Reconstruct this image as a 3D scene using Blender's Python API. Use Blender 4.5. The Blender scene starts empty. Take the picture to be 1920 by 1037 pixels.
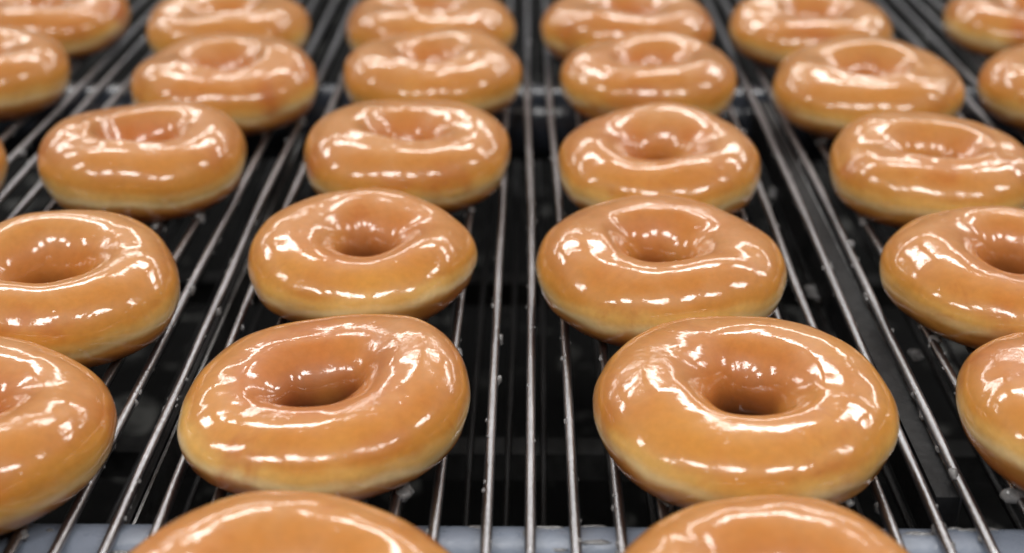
import bpy, math, random
import numpy as np
from mathutils import Vector, noise

S = bpy.context.scene
COL = S.collection

# ------------------------------------------------------------------ camera
H_CAM = 0.22
PITCH = math.atan(1236.5 / 2650.0)
cd = bpy.data.cameras.new("camera")
cam = bpy.data.objects.new("camera", cd)
COL.objects.link(cam)
cam.location = (0, 0, H_CAM)
cam.rotation_euler = (math.pi / 2 - PITCH, 0, 0.0106)
cd.sensor_width = 36.0
cd.lens = 2650.0 / 1920.0 * 36.0
cd.clip_start = 0.01
cd.clip_end = 60
cd.dof.use_dof = True
cd.dof.focus_distance = 0.43
cd.dof.aperture_fstop = 7.8
S.camera = cam

# ------------------------------------------------------------------ view + world
S.view_settings.view_transform = 'Standard'
S.view_settings.look = 'None'
S.view_settings.exposure = 0.0
S.view_settings.gamma = 1.0
S.view_settings.use_curve_mapping = False
w = bpy.data.worlds.new("World")
S.world = w
w.use_nodes = True
wn = w.node_tree
bg = wn.nodes['Background']
bg.inputs['Color'].default_value = (0.95, 0.96, 1.0, 1)
bg.inputs['Strength'].default_value = 0.06

# ------------------------------------------------------------------ the shop's fluorescent ceiling lights
def tube(x, y, z, lx, ly, L, col=(1.0, 0.98, 0.955)):
    ld = bpy.data.lights.new("fluorescent_tube", 'AREA')
    ld.shape = 'RECTANGLE'
    ld.size, ld.size_y = lx, ly
    ld.energy = L * math.pi * lx * ly
    ld.color = col
    o = bpy.data.objects.new("fluorescent_tube", ld)
    COL.objects.link(o)
    o.location = (x, y, z)
    d = Vector((0, 0.5, 0)) - Vector((x, y, z))
    o.rotation_euler = (0, 0, 0)
    return o

LUM = 23.0
for (x, y, s, *lx) in [
    # far rows, ahead of the camera
    (-3.9, 4.5, .62, 2.2), (-1.3, 4.5, .62, 2.2), (1.3, 4.5, .62, 2.2), (3.9, 4.5, .62, 2.2),
    (-3.3, 2.7, .88), (-1.35, 2.7, .88), (0.45, 2.7, .88), (2.35, 2.7, .88), (4.1, 2.7, .88),
    # behind the camera
    (-2.5, -1.25, 1.1, .62, .55), (-1.35, -1.2, 1.1, .5, .55), (-0.3, -1.3, 1.1, .75, .55), (0.95, -1.25, 1.1, .55, .55), (2.1, -1.2, 1.1, .7, .55),
    (-3.2, 0.5, .9), (3.3, 0.4, .9),
]:
    tube(x, y, 2.5, lx[0] if lx else 1.2, lx[1] if len(lx) > 1 else (.32 if lx else .38), LUM * s)

# ------------------------------------------------------------------ node helpers
def new_mat(name):
    m = bpy.data.materials.new(name)
    m.use_nodes = True
    nt = m.node_tree
    b = nt.nodes['Principled BSDF']
    return m, nt, b

class NT:
    def __init__(s, nt): s.nt = nt
    def n(s, t, **kw):
        o = s.nt.nodes.new(t)
        for k, v in kw.items(): setattr(o, k, v)
        return o
    def l(s, a, b): s.nt.links.new(a, b)
    def math(s, op, a, b=None, c=None, clamp=False):
        o = s.n('ShaderNodeMath', operation=op, use_clamp=clamp)
        for i, v in enumerate((a, b, c)):
            if v is None: continue
            if isinstance(v, (int, float)): o.inputs[i].default_value = v
            else: s.l(v, o.inputs[i])
        return o.outputs[0]
    def noise(s, vec, scale, detail=2, rough=.5, dist=0, w=None):
        o = s.n('ShaderNodeTexNoise')
        if w is not None:
            o.noise_dimensions = '4D'; s.l(w, o.inputs['W'])
        s.l(vec, o.inputs['Vector'])
        o.inputs['Scale'].default_value = scale
        o.inputs['Detail'].default_value = detail
        o.inputs['Roughness'].default_value = rough
        o.inputs['Distortion'].default_value = dist
        return o.outputs['Fac']
    def ramp(s, fac, stops, interp='EASE'):
        o = s.n('ShaderNodeValToRGB')
        o.color_ramp.interpolation = interp
        e = o.color_ramp.elements
        while len(e) < len(stops): e.new(0.5)
        for el, (p, c) in zip(e, stops):
            el.position = p
            el.color = (*c, 1) if len(c) == 3 else c
        s.l(fac, o.inputs['Fac'])
        return o.outputs['Color']
    def sstep(s, x, a, b):
        o = s.n('ShaderNodeMapRange', interpolation_type='SMOOTHSTEP')
        s.l(x, o.inputs['Value'])
        o.inputs['From Min'].default_value = a
        o.inputs['From Max'].default_value = b
        return o.outputs['Result']
    def mix(s, f, a, b):
        o = s.n('ShaderNodeMix', data_type='RGBA')
        for i, v in ((0, f), (6, a), (7, b)):
            if isinstance(v, (int, float)): o.inputs[i].default_value = v
            elif isinstance(v, tuple): o.inputs[i].default_value = (*v, 1)
            else: s.l(v, o.inputs[i])
        return o.outputs[2]
    def scale(s, v, k):
        o = s.n('ShaderNodeVectorMath', operation='SCALE')
        s.l(v, o.inputs[0]); o.inputs['Scale'].default_value = k
        return o.outputs[0]

# ------------------------------------------------------------------ donut material
def donut_material():
    m, nt, b = new_mat("glazed_fried_dough")
    N = NT(nt)
    oc = N.n('ShaderNodeTexCoord').outputs['Object']
    sep = N.n('ShaderNodeSeparateXYZ'); N.l(oc, sep.inputs[0])
    oi = N.n('ShaderNodeObjectInfo')
    rnd = N.math('MULTIPLY', oi.outputs['Object Index'], 3.7)
    z = N.math('DIVIDE', sep.outputs['Z'], 0.033)
    # wobbling height used for the pale proofing band and the dark frying line
    nb = N.noise(oc, 27, 2, .5, 0, rnd)
    n2 = N.noise(oc, 120, 3, .6, 0.3, rnd)
    zz = N.math('ADD', z, N.math('MULTIPLY', N.math('SUBTRACT', nb, .5), 0.42))
    zz = N.math('ADD', zz, N.math('MULTIPLY', N.math('SUBTRACT', n2, .5), 0.07))
    side = N.ramp(zz, [(0.00, (0.27, 0.075, 0.016)),
                       (0.17, (0.36, 0.110, 0.020)),
                       (0.27, (0.50, 0.210, 0.042)),
                       (0.355, (0.82, 0.600, 0.290)),
                       (0.45, (0.71, 0.410, 0.115)),
                       (0.57, (0.555, 0.224, 0.032)),
                       (0.76, (0.515, 0.186, 0.029)),
                       (1.00, (0.535, 0.217, 0.053))])
    # inside the hole: no pale band, and shade painted in, darker with depth
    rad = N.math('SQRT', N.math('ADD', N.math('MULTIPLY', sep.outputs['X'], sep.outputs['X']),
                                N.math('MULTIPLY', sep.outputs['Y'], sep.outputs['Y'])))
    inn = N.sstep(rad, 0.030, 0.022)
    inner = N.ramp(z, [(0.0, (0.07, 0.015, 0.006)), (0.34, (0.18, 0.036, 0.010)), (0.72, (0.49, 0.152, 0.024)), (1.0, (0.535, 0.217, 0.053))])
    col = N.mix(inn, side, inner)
    # browner and yellower patches
    pa = N.sstep(N.noise(oc, 30, 3, .55, .6, rnd), .50, .70)
    lo = N.sstep(z, 1.05, 0.6)
    col = N.mix(N.math('MULTIPLY', N.math('MULTIPLY', pa, lo), .8), col, (0.42, 0.095, 0.010))
    pb = N.sstep(N.noise(oc, 24, 2, .5, .3, N.math('ADD', rnd, 9.0)), .50, .68)
    col = N.mix(N.math('MULTIPLY', N.math('MULTIPLY', pb, lo), .5), col, (0.61, 0.28, 0.045))
    # milky sugar film, thicker on the flat top
    film = N.noise(oc, 45, 4, .6, 1.2, N.math('ADD', rnd, 4.0))
    film = N.math('MULTIPLY', N.sstep(film, .35, .8), N.sstep(z, .45, .95))
    col = N.mix(N.math('MULTIPLY_ADD', film, .14, .01), col, (0.82, 0.60, 0.40))
    # each donut browned a little differently
    tone = N.math('FRACT', N.math('MULTIPLY', oi.outputs['Object Index'], .618))
    col = N.mix(N.math('MULTIPLY', tone, .22), col, (0.58, 0.27, 0.045))
    bl = N.sstep(N.noise(oc, 75, 4, .65, .8, N.math('ADD', rnd, 15.0)), .56, .72)
    col = N.mix(N.math('MULTIPLY', bl, .32), col, (0.40, 0.105, 0.016))
    # fine crumb mottling
    fm = N.noise(oc, 420, 3, .6, 0, rnd)
    hsv = N.n('ShaderNodeHueSaturation')
    N.l(col, hsv.inputs['Color'])
    N.l(N.math('MULTIPLY_ADD', fm, .36, .82), hsv.inputs['Value'])
    N.l(hsv.outputs[0], b.inputs['Base Color'])
    b.inputs['Subsurface Weight'].default_value = 0.15
    b.inputs['Subsurface Radius'].default_value = (1.0, .38, .14)
    b.inputs['Subsurface Scale'].default_value = 0.004
    b.inputs['Roughness'].default_value = 0.42
    b.inputs['Specular IOR Level'].default_value = 0.35
    b.inputs['Coat Weight'].default_value = 1.0
    b.inputs['Coat IOR'].default_value = 1.5
    # glaze roughness and ripples
    cr = N.sstep(N.noise(oc, 34, 3, .5, .5, N.math('ADD', rnd, 2.0)), .52, .66)   # crinkled zones
    N.l(N.math('MULTIPLY_ADD', cr, .05, .075), b.inputs['Coat Roughness'])
    h1 = N.noise(oc, 70, 2, .5, .5, rnd)
    h2 = N.noise(oc, 330, 3, .6, 1.0, rnd)
    hh = N.math('MULTIPLY', h1, 0.36)
    hh = N.math('ADD', hh, N.math('MULTIPLY', N.math('MULTIPLY', h2, cr), .13))
    hh = N.math('ADD', hh, N.math('MULTIPLY', N.noise(oc, 700, 2, .5, 0, rnd), .03))
    bub = N.sstep(N.noise(oc, 260, 1, .4, 0, N.math('ADD', rnd, 21.0)), .70, .78)
    hh = N.math('ADD', hh, N.math('MULTIPLY', bub, .12))
    bp = N.n('ShaderNodeBump')
    bp.inputs['Strength'].default_value = 1.0
    bp.inputs['Distance'].default_value = 0.0011
    N.l(hh, bp.inputs['Height'])
    N.l(bp.outputs[0], b.inputs['Coat Normal'])
    bp2 = N.n('ShaderNodeBump')
    bp2.inputs['Strength'].default_value = .4
    bp2.inputs['Distance'].default_value = 0.0006
    N.l(N.math('ADD', h1, N.math('MULTIPLY', fm, .1)), bp2.inputs['Height'])
    N.l(bp2.outputs[0], b.inputs['Normal'])
    return m

def steel_material(name, base, rough, spots=True):
    m, nt, b = new_mat(name)
    N = NT(nt)
    oc = N.n('ShaderNodeTexCoord').outputs['Object']
    b.inputs['Metallic'].default_value = 1.0
    n1 = N.noise(oc, 260, 4, .6)
    n2 = N.noise(oc, 60, 3, .6)
    c = N.ramp(n2, [(.3, tuple(v * .72 for v in base)), (.7, base)], 'LINEAR')
    N.l(c, b.inputs['Base Color'])
    N.l(N.math('MULTIPLY_ADD', n1, .12, rough - .06), b.inputs['Roughness'])
    bp = N.n('ShaderNodeBump')
    bp.inputs['Strength'].default_value = .7
    bp.inputs['Distance'].default_value = .00010
    hh = N.math('ADD', N.noise(oc, 900, 2, .6), N.math('MULTIPLY', N.sstep(N.noise(oc, 420, 2, .5), .55, .68), .8))
    N.l(hh, bp.inputs['Height'])
    N.l(bp.outputs[0], b.inputs['Normal'])
    if spots:
        b.inputs['Coat Weight'].default_value = .35
        b.inputs['Coat Roughness'].default_value = .12
        N.l(bp.outputs[0], b.inputs['Coat Normal'])
    return m

def glaze_material():
    m, nt, b = new_mat("wet_sugar_glaze")
    N = NT(nt)
    oc = N.n('ShaderNodeTexCoord').outputs['Object']
    b.inputs['Base Color'].default_value = (.36, .355, .355, 1)
    b.inputs['Roughness'].default_value = .16
    b.inputs['Transmission Weight'].default_value = .55
    b.inputs['IOR'].default_value = 1.42
    bp = N.n('ShaderNodeBump')
    bp.inputs['Strength'].default_value = .5
    bp.inputs['Distance'].default_value = .0006
    N.l(N.noise(oc, 500, 3, .6), bp.inputs['Height'])
    N.l(bp.outputs[0], b.inputs['Normal'])
    return m

def plain_material(name, c1, c2, rough, scale=40, metallic=0.0, bump=.0004, spec=.5):
    m, nt, b = new_mat(name)
    N = NT(nt)
    oc = N.n('ShaderNodeTexCoord').outputs['Object']
    n1 = N.noise(oc, scale, 5, .6, .4)
    N.l(N.ramp(n1, [(.35, c1), (.7, c2)], 'LINEAR'), b.inputs['Base Color'])
    N.l(N.math('MULTIPLY_ADD', N.noise(oc, scale * 4, 3, .6), .3, rough - .15), b.inputs['Roughness'])
    b.inputs['Metallic'].default_value = metallic
    b.inputs['Specular IOR Level'].default_value = spec
    bp = N.n('ShaderNodeBump')
    bp.inputs['Strength'].default_value = .5
    bp.inputs['Distance'].default_value = bump
    N.l(N.noise(oc, scale * 9, 3, .6), bp.inputs['Height'])
    N.l(bp.outputs[0], b.inputs['Normal'])
    return m

M_DONUT = donut_material()
M_ROD = steel_material("stainless_wire", (.36, .355, .37), .33)
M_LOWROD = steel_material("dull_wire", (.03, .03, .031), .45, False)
M_GLAZE = glaze_material()
M_ROLLER = plain_material("grey_blue_plastic", (.15, .175, .22), (.20, .23, .29), .30, 30)
M_ROLLER2 = plain_material("shaded_blue_plastic", (.020, .024, .032), (.035, .041, .055), .22, 30)  # same roller plastic, base darkened to paint in the shade on the far roller
M_RAIL = plain_material("black_plastic", (.006, .006, .0065), (.016, .016, .017), .5, 60, spec=.15)
M_STRIP = plain_material("bare_steel_strip", (.22, .22, .22), (.36, .36, .36), .35, 80, 1.0)
M_CROSS = plain_material("dark_steel", (.012, .012, .012), (.03, .03, .03), .6, 50, 0, spec=.1)

def tray_material():
    m, nt, b = new_mat("drip_tray_steel")
    N = NT(nt)
    oc = N.n('ShaderNodeTexCoord').outputs['Object']
    n1 = N.sstep(N.noise(oc, 34, 4, .6, .8), .56, .74)
    n2 = N.noise(oc, 60, 3, .6)
    c = N.mix(n1, (.005, .005, .005), (.10, .10, .095))
    N.l(c, b.inputs['Base Color'])
    N.l(N.math('MULTIPLY_ADD', n2, .3, .55), b.inputs['Roughness'])
    b.inputs['Specular IOR Level'].default_value = .03
    return m
M_TRAY = tray_material()

# ------------------------------------------------------------------ object helpers
def mesh_obj(name, verts, faces, mat, parent=None, loc=(0, 0, 0), smooth=True):
    me = bpy.data.meshes.new(name)
    me.from_pydata([tuple(v) for v in verts], [], faces)
    me.materials.append(mat)
    if smooth:
        me.polygons.foreach_set('use_smooth', [True] * len(me.polygons))
    me.update()
    o = bpy.data.objects.new(name, me)
    COL.objects.link(o)
    o.location = loc
    if parent: o.parent = parent
    return o

def tag(o, label, cat, group=None, kind=None):
    if label: o['label'] = label
    if cat: o['category'] = cat
    if group: o['group'] = group
    if kind: o['kind'] = kind
    return o

def empty(name, loc=(0, 0, 0)):
    o = bpy.data.objects.new(name, None)
    o.empty_display_size = .02
    COL.objects.link(o); o.location = loc
    return o

def sweep(pts, radii, seg=14, caps=True):
    """tube through pts running mostly along Y or X"""
    V, F = [], []
    n = len(pts)
    for i, p in enumerate(pts):
        a = Vector(pts[max(0, i - 1)]); c = Vector(pts[min(n - 1, i + 1)])
        t = (c - a).normalized()
        upv = Vector((0, 0, 1))
        s = t.cross(upv).normalized(); u2 = s.cross(t)
        for k in range(seg):
            an = 2 * math.pi * k / seg
            V.append(Vector(p) + (s * math.cos(an) + u2 * math.sin(an)) * radii[i])
    for i in range(n - 1):
        for k in range(seg):
            a = i * seg + k; b2 = i * seg + (k + 1) % seg
            F.append((a, a + seg, b2 + seg, b2))
    if caps:
        F.append(tuple(range(seg)))
        F.append(tuple(reversed(range((n - 1) * seg, n * seg))))
    return V, F

def blob(V, F, c, r, squash=(1, 1, 1), rng=random, amp=.25):
    """append a lumpy rounded drop"""
    nu, nv = 14, 9
    base = len(V)
    ph = Vector((rng.random() * 50, rng.random() * 50, rng.random() * 50))
    def P(d):
        k = 1 + amp * noise.noise(d * 1.3 + ph) * 2
        return Vector((c[0] + d.x * r * squash[0] * k, c[1] + d.y * r * squash[1] * k, c[2] + d.z * r * squash[2] * k))
    V.append(P(Vector((0, 0, 1))))
    for j in range(1, nv):
        t = math.pi * j / nv
        for i in range(nu):
            a = 2 * math.pi * i / nu
            V.append(P(Vector((math.sin(t) * math.cos(a), math.sin(t) * math.sin(a), math.cos(t)))))
    V.append(P(Vector((0, 0, -1))))
    for i in range(nu):
        F.append((base, base + 1 + i, base + 1 + (i + 1) % nu))
        e = base + 1 + (nv - 2) * nu
        F.append((e + i, len(V) - 1, e + (i + 1) % nu))
    for j in range(nv - 2):
        for i in range(nu):
            a = base + 1 + j * nu + i; b2 = base + 1 + j * nu + (i + 1) % nu
            F.append((a, a + nu, b2 + nu, b2))

def box(V, F, x0, x1, y0, y1, z0, z1):
    b0 = len(V)
    V += [(x, y, z) for z in (z0, z1) for y in (y0, y1) for x in (x0, x1)]
    for f in ((0, 2, 3, 1), (4, 5, 7, 6), (0, 1, 5, 4), (1, 3, 7, 5), (3, 2, 6, 7), (2, 0, 4, 6)):
        F.append(tuple(b0 + i for i in f))

# ------------------------------------------------------------------ setting under the conveyor
V, F = [], []
box(V, F, -.9, .9, .12, 1.9, -.165, -.16)
tray = mesh_obj("drip_tray", V, F, M_TRAY, smooth=False)
tag(tray, "dark steel tray spotted with spilled glaze below the wire conveyor", "tray", kind='structure')

# ------------------------------------------------------------------ conveyor: steel wires
PX = 0.01233
YS = [.12, .30, .3493, .44, .5346, .6, .67, .75, .853, .985, 1.25, 1.6]
R_ROD = .00158
belt = empty("wire_conveyor", (0, 0.35, 0))
tag(belt, "steel wire conveyor of long parallel rods carrying all the donuts", "conveyor")
# sideways bends (mm) seen at y = .349, .535, .61, .745 for the wires in view
DEV = {0: (-.9, -.4, 0, 0), 1: (-.8, -.6, -1.5, 0), 2: (-1.1, -1.9, -1.8, 0), 8: (-1.2, 0, 0, 0),
       9: (.7, .8, 1.0, .3), 10: (0, .8, .8, -1.2), 11: (-.3, -.2, .2, -2.2), 12: (-.4, 0, 0, 0),
       18: (-1.6, -1.4, -.5, .9), 19: (-1.1, .6, 1.4, 2.2), 20: (-2.2, -.4, .6, .5)}
rng = random.Random(5)
ROD_LINES = {}
for i in range(-14, 36):
    X0 = (i - 10 + .12) * PX
    dv = DEV.get(i, tuple(rng.uniform(-1, 1) for _ in range(4)))
    dz = rng.uniform(-.0005, .0003)
    pts, rad = [], []
    for k in range(121):
        y = .12 + (1.6 - .12) * k / 120
        d = float(np.interp(y, [.12, .302, .472, .535, .679, 1.6], [dv[0], dv[0], dv[1], dv[2], dv[3], dv[3]])) * .001
        d += .00015 * noise.noise(Vector((i * 3.1, y * 9, 0)))
        pts.append((X0 + d, y, -R_ROD + dz + .0003 * noise.noise(Vector((i * 5.7, y * 6, 3)))))
        rad.append(R_ROD * (1 + .05 * noise.noise(Vector((i, y * 60, 8)))))
    ROD_LINES[i] = pts
    V, F = sweep(pts, rad, 12)
    V = [v - Vector((0, .35, 0)) for v in V]
    rod = mesh_obj("wire_rod", V, F, M_ROD, belt)
    # beads of glaze hanging on the wire
    V, F = [], []
    nb_ = rng.randint(34, 52)
    for _ in range(nb_):
        y = rng.uniform(.28, .95)
        k = (y - .12) / 1.48 * 120; a = int(k); t = k - a
        p = Vector(pts[a]).lerp(Vector(pts[a + 1]), t)
        r = rng.uniform(.00035, .0008)
        q = rng.random()
        if q < .12: r = rng.uniform(.0011, .0017)
        an = rng.choice([rng.uniform(-.9, .9), math.pi + rng.uniform(-.9, .9)])   # on the flanks
        off = Vector((math.cos(an), 0, math.sin(an))) * (R_ROD * .95)
        if q < .05: off = Vector((0, 0, -R_ROD * .5))
        blob(V, F, p + off - Vector((0, .35, 0)), r, (1, rng.uniform(1, 2.4), 1.1), rng, .3)
    tag(mesh_obj("glaze_drip", V, F, M_GLAZE, rod), None, None, None, "stuff")

# ------------------------------------------------------------------ rollers
def roller(yc, label, mat, r=.02):
    zc = -.0031 - r
    o = empty("support_roller", (0, yc, zc))
    tag(o, label, "roller", "rollers under the wire conveyor")
    xs = [-.8 + 1.6 * k / 60 for k in range(61)]
    V, F = sweep([(x, 0, 0) for x in xs], [r] * 61, 72)
    mesh_obj("drum", V, F, mat, o)
    V, F = [], []
    rg = random.Random(int(yc * 1000))
    for _ in range(60):
        x = rg.uniform(-.25, .25); a = math.radians(rg.uniform(50, 125))
        blob(V, F, (x, -r * math.cos(a) * 1.0, r * math.sin(a)), rg.uniform(.0005, .0012), (rg.uniform(1, 5), 1.2, .3), rg, .35)
    tag(mesh_obj("glaze_drip", V, F, M_GLAZE, o), None, None, None, "stuff")
    return o
roller(.3118, "grey-blue plastic roller under the rods at the front edge of the picture", M_ROLLER)
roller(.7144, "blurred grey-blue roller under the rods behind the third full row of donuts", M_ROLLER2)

# ------------------------------------------------------------------ support rails under the wires
def rail(x, wd, z0, z1, label, strip=True):
    o = empty("support_rail", (x, .514, z0))
    tag(o, label, "rail", "long rails below the wires")
    y0, y1 = -.178, .178
    V, F = [], []
    box(V, F, -wd / 2, wd / 2, y0 - .002, y1, z1 - z0, 0)
    mesh_obj("bar", V, F, M_RAIL, o, smooth=False)
    if strip:
        V, F = [], []
        box(V, F, wd / 2 + .0004, wd / 2 + .0014, y0, y1, z1 - z0, -.001)
        mesh_obj("steel_strip", V, F, M_STRIP, o, smooth=False)
    return o
rail(.1187, .0066, -.0035, -.022, "black plastic rail with thin steel edge below the wires, right of the two middle columns")
rail(-.1180, .0050, -.0200, -.036, "black plastic rail with thin steel edge below the wires, left of the two middle columns")

# cross members and the returning half of the belt, lower down
for yc, zc, lab in ((.475, -.075, "dark steel cross bar deep below the wires, nearest the camera"),
                    (.63, -.075, "dark steel cross bar deep below the wires, far one")):
    V, F = [], []
    box(V, F, -.7, .7, -.006, .006, -.012, 0)
    tag(mesh_obj("cross_bar", V, F, M_CROSS, None, (0, yc, zc), False), lab, "bar", "cross bars below the belt")
ret = empty("return_belt", (0, .35, -.06))
tag(ret, "out-of-focus dull wires of the returning belt below the upper rods", "conveyor")
rg = random.Random(11)
for i in range(-12, 33):
    x = (i - 10 + .5) * PX + rg.uniform(-.002, .002)
    pts = [(x + .001 * math.sin(k + i), -.2 + 1.4 * k / 14, 0.001 * rg.uniform(-1, 1)) for k in range(15)]
    V, F = sweep(pts, [.0013] * 15, 8)
    mesh_obj("wire_rod", V, F, M_LOWROD, ret)

# ------------------------------------------------------------------ donuts
def smooth_pow(t, e):
    return np.sign(t) * np.abs(t) ** e

NU, NV = 176, 88
def donut_mesh(R, h, hole, seed, tilt=(0, 0), elong=1.0, eang=0.0, hoff=(0, -.0015), lip=.0, lump=1.0, oval=(0, 0)):
    rs = np.random.RandomState(seed)
    u = np.linspace(0, 2 * np.pi, NU, endpoint=False)[:, None]
    v = np.linspace(0, 2 * np.pi, NV, endpoint=False)[None]
    # outline of the ring and of the hole as functions of u
    def har(amps):
        o = 0
        for k, a in amps:
            o = o + a * np.cos(k * u + rs.uniform(0, 6.28))
        return o
    Ro = R * (1 + lump * har([(2, .010), (3, .012), (4, .008), (5, .006), (7, .003)]) + oval[0] * np.cos(2 * (u - oval[1])))
    Rh = hole * (1 + lump * har([(2, .05), (3, .04), (5, .02)]))
    ce, se = np.cos(u - eang), np.sin(u - eang)
    Rh = Rh * elong / np.sqrt((ce) ** 2 + (elong * se) ** 2) * (1 + .0 * u)
    hz = h * (1 + lump * har([(1, .02), (2, .025), (3, .02), (4, .01)]))
    Rc = R * .625 + 0.0
    Rc = Rc * (1 + lump * har([(2, .015), (3, .015)])) + (Rh - hole) * .38
    c, s = np.cos(v), np.sin(v)
    r = Rc + np.where(c > 0, (Ro - Rc) * c, (Rc - Rh) * c)
    zb = .49 + .045 * c
    zz = np.where(s > 0, zb + (1 - zb) * s, zb + zb * smooth_pow(s, .95)) * hz
    # faint raised lip where the ring rolls into the hole
    vv = np.mod(v, 2 * np.pi)
    zz = zz + lip * h * np.exp(-((vv - 1.95) / .22) ** 2) * (1 + .5 * np.cos(u + rs.uniform(0, 6)))
    # proofing groove round the outside
    r = r - .010 * R * np.exp(-((np.mod(v + np.pi, 2 * np.pi) - np.pi + .32) / .16) ** 2) * (.5 + .5 * np.cos(2 * u + rs.uniform(0, 6)))
    x = r * np.cos(u); y = r * np.sin(u)
    f = np.clip(1 - (r - hole) / (R - hole), 0, 1)
    x = x + hoff[0] * f; y = y + hoff[1] * f
    z = zz * (1 + (tilt[0] * x + (tilt[1] + .07) * y) / R)
    P = np.stack([x, y, z + 0 * u], -1).reshape(-1, 3)
    sx = rs.uniform(0, 100, 3)
    out = []
    for p in P:
        q = Vector(p)
        n = noise.noise_vector(q * 42 + Vector(sx)) * .0008 * lump + noise.noise_vector(q * 110 + Vector(sx)) * .00028 * lump
        k = min(1, max(0, q.z / .006))
        out.append(q + n * k)
    F = []
    for i in range(NU):
        for j in range(NV):
            a = i * NV + j; b2 = ((i + 1) % NU) * NV + j
            c2 = ((i + 1) % NU) * NV + (j + 1) % NV; d2 = i * NV + (j + 1) % NV
            F.append((a, b2, c2, d2))
    return out, F

# x, y, radius, height, extra shape, label
D = [
 ('f0', -0.1670, 0.2626, 0.0420, 0.0280, {}, "donut mostly outside the frame, a sliver in the bottom left corner"),
 ('f1', -.0535, .2515, .0460, .0275, dict(tilt=(-.04, 0)), "front donut cut off by the bottom edge, left of the bare wires"),
 ('f2', .0580, .2580, .0398, .0272, dict(tilt=(-.02, 0)), "front donut cut off by the bottom edge, right of the bare wires"),
 ('a0', -.1585, .3350, .0432, .0290, {}, "large glossy donut cut by the left edge in the nearest full row"),
 ('a1', -0.0587, 0.3567, 0.0423, 0.0258, dict(hole=.0066, elong=1.85, eang=.5, tilt=(.20, 0), lip=.02, hoff=(-.001, -.002)), "wide sharp donut with slanted oval hole, left of the bare wires"),
 ('a2', 0.0625, 0.3525, 0.0435, 0.0273, dict(hole=.0100, tilt=(-.01, .06), hoff=(.001, -.002), lip=.015), "large sharp donut with deep round hole, right of the bare wires"),
 ('a3', 0.1666, 0.3497, 0.0420, 0.0275, {}, "large donut cut by the right edge in the nearest full row"),
 ('b0', -0.1560, 0.4265, 0.0405, 0.0310, dict(hole=.0115, hoff=(-.003, -.002), tilt=(0, .06)), "donut with dark deep hole cut by the left edge, second full row"),
 ('b1', -0.0583, 0.4565, 0.0400, 0.0276, dict(hole=.0086, hoff=(.002, -.001), tilt=(0, .06)), "donut with dark hole just behind the wide slanted-hole donut"),
 ('b2', 0.0465, 0.4475, 0.0433, 0.0294, dict(hole=.0098, lip=.02, tilt=(.0, 0)), "donut with wide funnel hole touching the large deep-holed donut"),
 ('b3', 0.1655, 0.4427, 0.0415, 0.0276, dict(hole=.0102, hoff=(.003, .002)), "donut with broad pale band cut by the right edge, second full row"),
 ('c_', -0.2540, 0.5428, 0.0397, 0.0278, {}, "donut almost outside the frame, a sliver at the left edge"),
 ('c0', -0.1592, 0.5518, 0.0422, 0.0314, dict(hole=.0070, elong=1.5, eang=.5, lip=.05, tilt=(.0, 0)), "donut with shallow slanted hole and pale band, left in third full row"),
 ('c1', -0.0503, 0.5597, 0.0439, 0.0304, dict(hole=.0072, lip=.04, elong=1.2, eang=.3), "donut with bright ring highlight, left of the bare wires in third row"),
 ('c2', 0.0546, 0.5481, 0.0421, 0.0295, dict(hole=.0095, hoff=(0, -.003), tilt=(0, .06)), "donut with small round dark hole, right of the bare wires in third row"),
 ('c3', 0.1661, 0.5451, 0.0421, 0.0283, dict(hole=.0072, lip=.05, elong=1.35, eang=-.5), "long-looking donut with pale band at the right in third row"),
 ('d_', -0.2704, 0.6722, 0.0432, 0.0309, dict(hole=.0078), "blurred dark-bottomed donut cut by the left edge, fourth row"),
 ('d0', -0.1451, 0.6558, 0.0440, 0.0314, dict(hole=.0072, lip=.05, elong=1.3, eang=.4), "blurred donut with clear pale band on its right, fourth row"),
 ('d1', -0.0467, 0.6713, 0.0440, 0.0308, dict(hole=.0072, lip=.04), "blurred donut left of the bare wires, fourth row"),
 ('d2', 0.0596, 0.6669, 0.0432, 0.0302, dict(hole=.0072, lip=.02), "blurred donut right of the bare wires, fourth row"),
 ('d3', 0.1623, 0.6523, 0.0455, 0.0306, dict(hole=.0072, lip=.05, elong=1.35, eang=-.4), "blurred wide donut with pale band on its left, fourth row"),
 ('d4', 0.2611, 0.6536, 0.0425, 0.0297, {}, "blurred donut cut by the right edge, fourth row"),
 ('e0', -0.2714, 0.7777, 0.0466, 0.0311, dict(hole=.0078), "blurred donut in the top left corner of the picture"),
 ('e1', -0.1637, 0.7573, 0.0442, 0.0310, dict(hole=.0078, lip=.04), "blurred donut at the top edge, second from the top left corner"),
 ('e2', -0.0534, 0.7586, 0.0459, 0.0321, dict(hole=.0078, lip=.04), "blurred donut at the top edge just left of the bare wires"),
 ('e3', 0.0551, 0.7586, 0.0462, 0.0324, dict(hole=.0078, lip=.02), "blurred donut at the top edge just right of the bare wires"),
 ('e4', 0.1559, 0.7619, 0.0445, 0.0295, dict(hole=.0078, lip=.03), "blurred donut with yellow-white band at the top edge, second from right"),
 ('e5', 0.2799, 0.7816, 0.0444, 0.0276, dict(hole=.0078), "blurred donut in the top right corner of the picture"),
]
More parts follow.
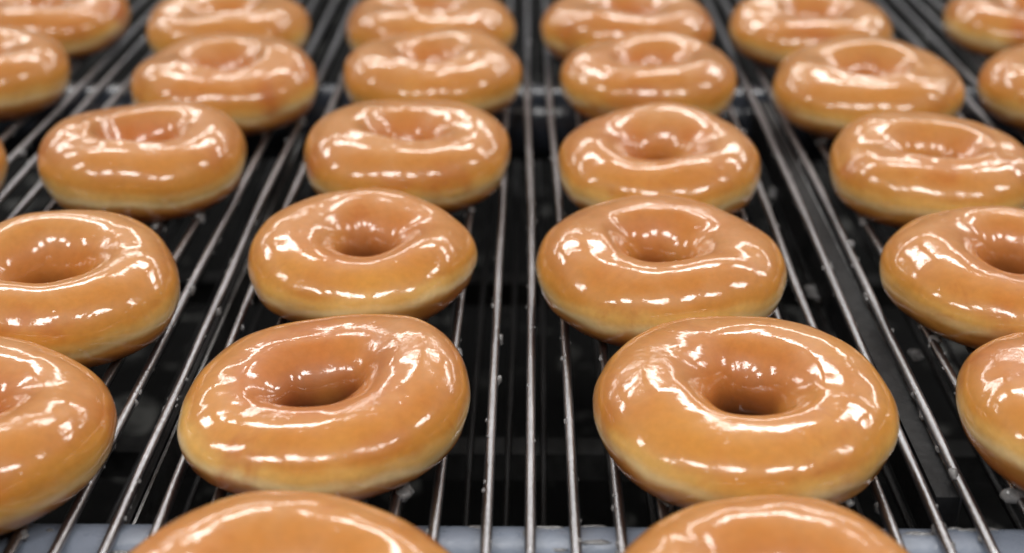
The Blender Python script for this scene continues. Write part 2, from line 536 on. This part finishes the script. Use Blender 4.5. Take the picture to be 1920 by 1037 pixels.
for n, (key, X, Y, R, h, kw, lab) in enumerate(D):
    kw = dict(kw)
    hole = kw.pop('hole', .0100)
    V, F = donut_mesh(R, h, hole, 40 + n * 7, **kw)
    o = mesh_obj("glazed_donut", V, F, M_DONUT, None, (X, Y, -.0008))
    o.pass_index = n + 1
    tag(o, lab, "donut", "glazed donuts in rows on the wire conveyor")
    # sticky glaze that pools between the foot of the donut and the wires
    if Y < .66:
        rg = random.Random(n + 100)
        V, F = [], []
        for i, pts in ROD_LINES.items():
            for sgn in (-1, 1):
                dx = pts[20][0] - X
                foot = R * .80
                if abs(dx) > foot: continue
                dy = sgn * math.sqrt(foot ** 2 - dx ** 2)
                if rg.random() < .35: continue
                r = rg.uniform(.0013, .0027)
                blob(V, F, (dx + rg.uniform(-.0015, .0015), dy * rg.uniform(.97, 1.05), .0002 - r * .35),
                     r, (rg.uniform(1, 1.7), rg.uniform(1, 1.6), .9), rg, .3)
        if V:
            tag(mesh_obj("glaze_drip", V, F, M_GLAZE, o), None, None, None, "stuff")

# ------------------------------------------------------------------ spilled glaze lumps below the wires on the right
rg = random.Random(77)
for (x, y, z, r, sq, lab) in (
    (.1150, .5090, -.0240, .0042, (1.0, 1.5, .6), "grey lump of spilled glaze under the right wires, left of a pair"),
    (.1265, .5080, -.0200, .0022, (1.1, 1.2, .8), "small round lump of spilled glaze on the black rail, farthest of three"),
    (.1300, .4990, -.0230, .0027, (1.2, 1.1, .8), "rounded lump of spilled glaze on the black rail by the deep-holed donut"),
    (.1150, .6120, -.0230, .0046, (1.0, 1.2, .6), "blurred lump of spilled glaze beside the small-holed third-row donut"),
    (.1400, .4500, -.0200, .0025, (1.2, 1.5, .6), "small curl of spilled glaze under the wire beside the right-edge donut"),
    (-.0800, .4100, -.0240, .0035, (1.2, 1.6, .6), "pale lump of spilled glaze under the wires left of the slanted-hole donut"),
):
    V, F = [], []
    blob(V, F, (0, 0, 0), r, sq, rg, .3)
    tag(mesh_obj("glaze_lump", V, F, M_GLAZE, None, (x, y, z)), lab, "glaze lump", "spilled glaze below the conveyor")

S.render.engine = 'CYCLES'
